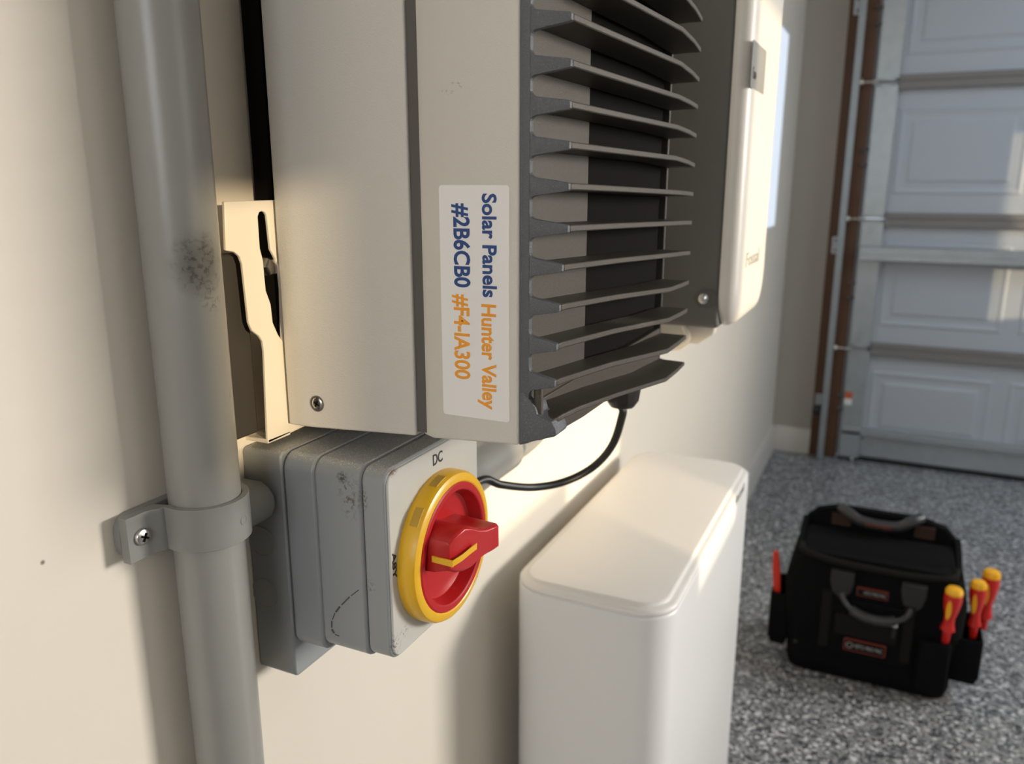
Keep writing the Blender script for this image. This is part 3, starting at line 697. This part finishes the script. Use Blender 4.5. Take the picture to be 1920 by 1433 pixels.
for xa, xb in ((0.355, 0.400), (0.545, 0.590)):
    mesh_obj('inner_pocket', box(xa, xb, BYB - 0.062, BYB - 0.054, 0.34, 0.370), 'tan', bg, label='dark tan inner lining')
mesh_obj('zip_flap', loft([[(x, BYF + .010, 0.300), (x, BYF + .020, 0.312), (x, BYF + .07, 0.330), (x, BYB - .070, 0.335), (x, BYB - .060, 0.320), (x, BYF + .05, 0.300)] for x in (BA + .018, BB - .018)]), 'bagblk', bg, bevel=0.004, seg=2)
rh = mesh_obj('top_handle', tube([(0.375, BYB - .052, 0.385), (0.392, BYB - .072, 0.382), (0.42, BYB - .082, 0.370), (0.465, BYB - .085, 0.366), (0.51, BYB - .082, 0.370), (0.538, BYB - .072, 0.386), (0.556, BYB - .052, 0.390)], 0.013, 12), 'baghandle', bg)
mesh_obj('handle_print', text('VETO PRO', (0.432, BYB - .0990, 0.364), (1, 0, 0), (0, 0, 1), 0.008, 0.06), 'bagred', rh)
fy = BYF - 0.0065
mesh_obj('front_pocket', prism(rrect(0.365, 0.555, 0.075, 0.225, 0.008, 4), 'y', BYF - 0.014, BYF + 0.01), 'bagblk', bg, bevel=0.004, seg=3)
mesh_obj('pocket_flap', prism(rrect(0.392, 0.528, 0.132, 0.185, 0.004, 3), 'y', BYF - 0.0175, BYF - 0.010), 'bagdk', bg, bevel=0.002, label='charcoal pocket panel')
for xc in (0.398, 0.552):
    tb = [(xc - .026, 0.288), (xc + .026, 0.288), (xc + .026, 0.262), (xc + .020, 0.238), (xc + .006, 0.222), (xc - .006, 0.222), (xc - .020, 0.238), (xc - .026, 0.262)]
    mesh_obj('handle_tab', prism(tb, 'y', BYF - 0.011, BYF + 0.012), 'bagstrap', bg, bevel=0.002, label='grey handle tab')
for xa in (0.358, 0.538):
    mesh_obj('front_strap', box(xa, xa + 0.022, BYF - 0.016, BYF + .004, 0.09, 0.235), 'bagdk', bg, bevel=0.001)
fh = mesh_obj('front_handle', tube([(0.400, BYF - .012, 0.238), (0.408, BYF - .022, 0.222), (0.43, BYF - .032, 0.207), (0.475, BYF - .036, 0.199), (0.52, BYF - .032, 0.203), (0.542, BYF - .022, 0.214), (0.55, BYF - .012, 0.230)], 0.0065, 10), 'baghandle', bg)
mesh_obj('handle_grip', tube([(0.424, BYF - .030, 0.208), (0.45, BYF - .036, 0.200), (0.475, BYF - .038, 0.198), (0.50, BYF - .036, 0.199), (0.520, BYF - .032, 0.203)], 0.0115, 12), 'baghandle', fh)
pt = mesh_obj('label_patch', prism(rrect(0.416, 0.508, 0.095, 0.125, 0.003, 2), 'y', BYF - 0.0185, BYF - 0.013), 'bagred', bg, label='red-edged name patch')
mesh_obj('patch_face', prism(rrect(0.4185, 0.5055, 0.0975, 0.1225, 0.002, 2), 'y', BYF - 0.0192, BYF - 0.017), 'bagblk', pt)
mesh_obj('lettering', [text('VETO PRO PAC', (0.439, BYF - 0.0195, 0.1050), (1, 0, 0), (0, 0, 1), 0.010, 0.062, bold=0.015),
                       loft([[(0.429 + r * math.cos(2 * PI * i / 16), BYF - 0.0196, 0.110 + r * math.sin(2 * PI * i / 16)) for i in range(16)] for r in (0.0078, 0.0056)], caps=False)], 'baggrey', pt)
p2 = mesh_obj('label_patch', prism(rrect(0.432, 0.500, 0.236, 0.256, 0.002, 2), 'y', BYF - 0.006, BYF + 0.002), 'bagred', bg, label='small upper name patch')
mesh_obj('patch_face', prism(rrect(0.4335, 0.4985, 0.2375, 0.2545, 0.002, 2), 'y', BYF - 0.0063, BYF - 0.005), 'bagdk', p2)
mesh_obj('lettering', text('VETO PRO PAC', (0.447, BYF - 0.0068, 0.242), (1, 0, 0), (0, 0, 1), 0.008, 0.048, bold=0.01), 'baggrey', p2)
zp = mesh_obj('zipper_pull', [box(0.516, 0.524, BYF - 0.022, BYF - 0.018, 0.152, 0.182)], 'bagstrap', bg, bevel=0.001)
mesh_obj('slider', [box(0.514, 0.526, BYF - 0.024, BYF - 0.016, 0.182, 0.192)], 'steel', zp)
for k in range(5):
    x = 0.306 + k * 0.078
    mesh_obj('rivet', lathe((x, BYF - 0.0015, 0.078), (0, -1, 0), [(0.005, 0), (0.004, 0.002), (0, 0.003)], 12), 'bagstrap', bg)
# side pockets
def pocket(xa, xb, ya, yb, z0, z1):
    return loft([[(a, b, z) for a, b in rrect(xa + i, xb - i, ya + i, yb - i, 0.008, 4)] for z, i in ((z0, .006), (z0 + .02, 0), (z1 - .004, 0), (z1, .001), (z1, .005), (z0 + .06, .006))])
mesh_obj('tool_pocket', [pocket(0.574, 0.640, BYF - 0.030, BYF + 0.012, 0.03, 0.165)], 'bagblk', bg, ang=60)
mesh_obj('tool_pocket', [pocket(0.640, 0.706, BYF + 0.005, BYF + 0.15, 0.06, 0.172)], 'bagblk', bg, ang=60)
mesh_obj('tool_pocket', [pocket(0.236, 0.284, BYF + 0.012, BYF + 0.13, 0.05, 0.190)], 'bagblk', bg, ang=60)
def driver(name, base, top, k, label):
    base = Vector(base); top = Vector(top); d = top - base; Ln = d.length
    t = thing(name, label, 'screwdriver', base, 'red and yellow screwdrivers in the bag pockets')
    mesh_obj('handle', lathe(base, d, [(0.006 * k, -0.03), (0.0075 * k, 0), (0.0125 * k, 0.004), (0.0095 * k, Ln * .18), (0.0090 * k, Ln * .32), (0.0125 * k, Ln * .5), (0.0152 * k, Ln * .72), (0.0145 * k, Ln * .88)], 14), 'sred', t)
    mesh_obj('cap', lathe(base, d, [(0.0147 * k, Ln * .87), (0.0150 * k, Ln * .93), (0.0120 * k, Ln * .99), (0.005 * k, Ln * 1.01)], 14), 'syel', t, label='yellow end cap')
    s = Vector((-0.35, -0.93, 0)); m = base + d * 0.55 + s * 0.0118 * k; side = d.normalized().cross(s)
    q = []
    for i in range(10):
        a = 2 * PI * i / 10
        q.append(m + d.normalized() * math.sin(a) * Ln * .22 + side * math.cos(a) * 0.0042 * k)
    off = s * 0.0035 * k
    mesh_obj('inlay', loft([[p for p in q], [p + off for p in q]]), 'syel', t, label='yellow oval inlay')
def ay(u, v, y): return aty(u, v, y)
driver('screwdriver', ay(1776, 1183, BYF - 0.008), ay(1791, 1103, BYF - 0.012), 1.25, 'red and yellow screwdriver nearest the bag front, leftmost of three')
driver('screwdriver', ay(1826, 1174, BYF + 0.045), ay(1836, 1090, BYF + 0.04), 1.18, 'red and yellow screwdriver in the middle of the side pocket')
driver('screwdriver', ay(1846, 1158, BYF + 0.095), ay(1861, 1070, BYF + 0.09), 1.27, 'red and yellow screwdriver standing tallest and rightmost at the bag side')
tl = thing('utility_knife', 'orange-red tool handle in the left side pocket of the bag', 'tool', tuple(ay(1456, 1100, BYF + 0.02)))
p0 = ay(1457, 1098, BYF + 0.035); p1 = ay(1455, 1034, BYF + 0.035)
mesh_obj('handle', loft([[p0.lerp(p1, t) + Vector((sx_ * w_, sy_ * 0.007, 0)) for sx_, sy_ in ((-1, -1), (1, -1), (1, 1), (-1, 1))] for t, w_ in ((-.3, .008), (0, .0085), (.45, .0095), (.8, .007), (1.0, .006))]), 'tool_red', tl, bevel=0.002)

for o in bpy.data.objects:
    if '_o' in o: del o['_o']
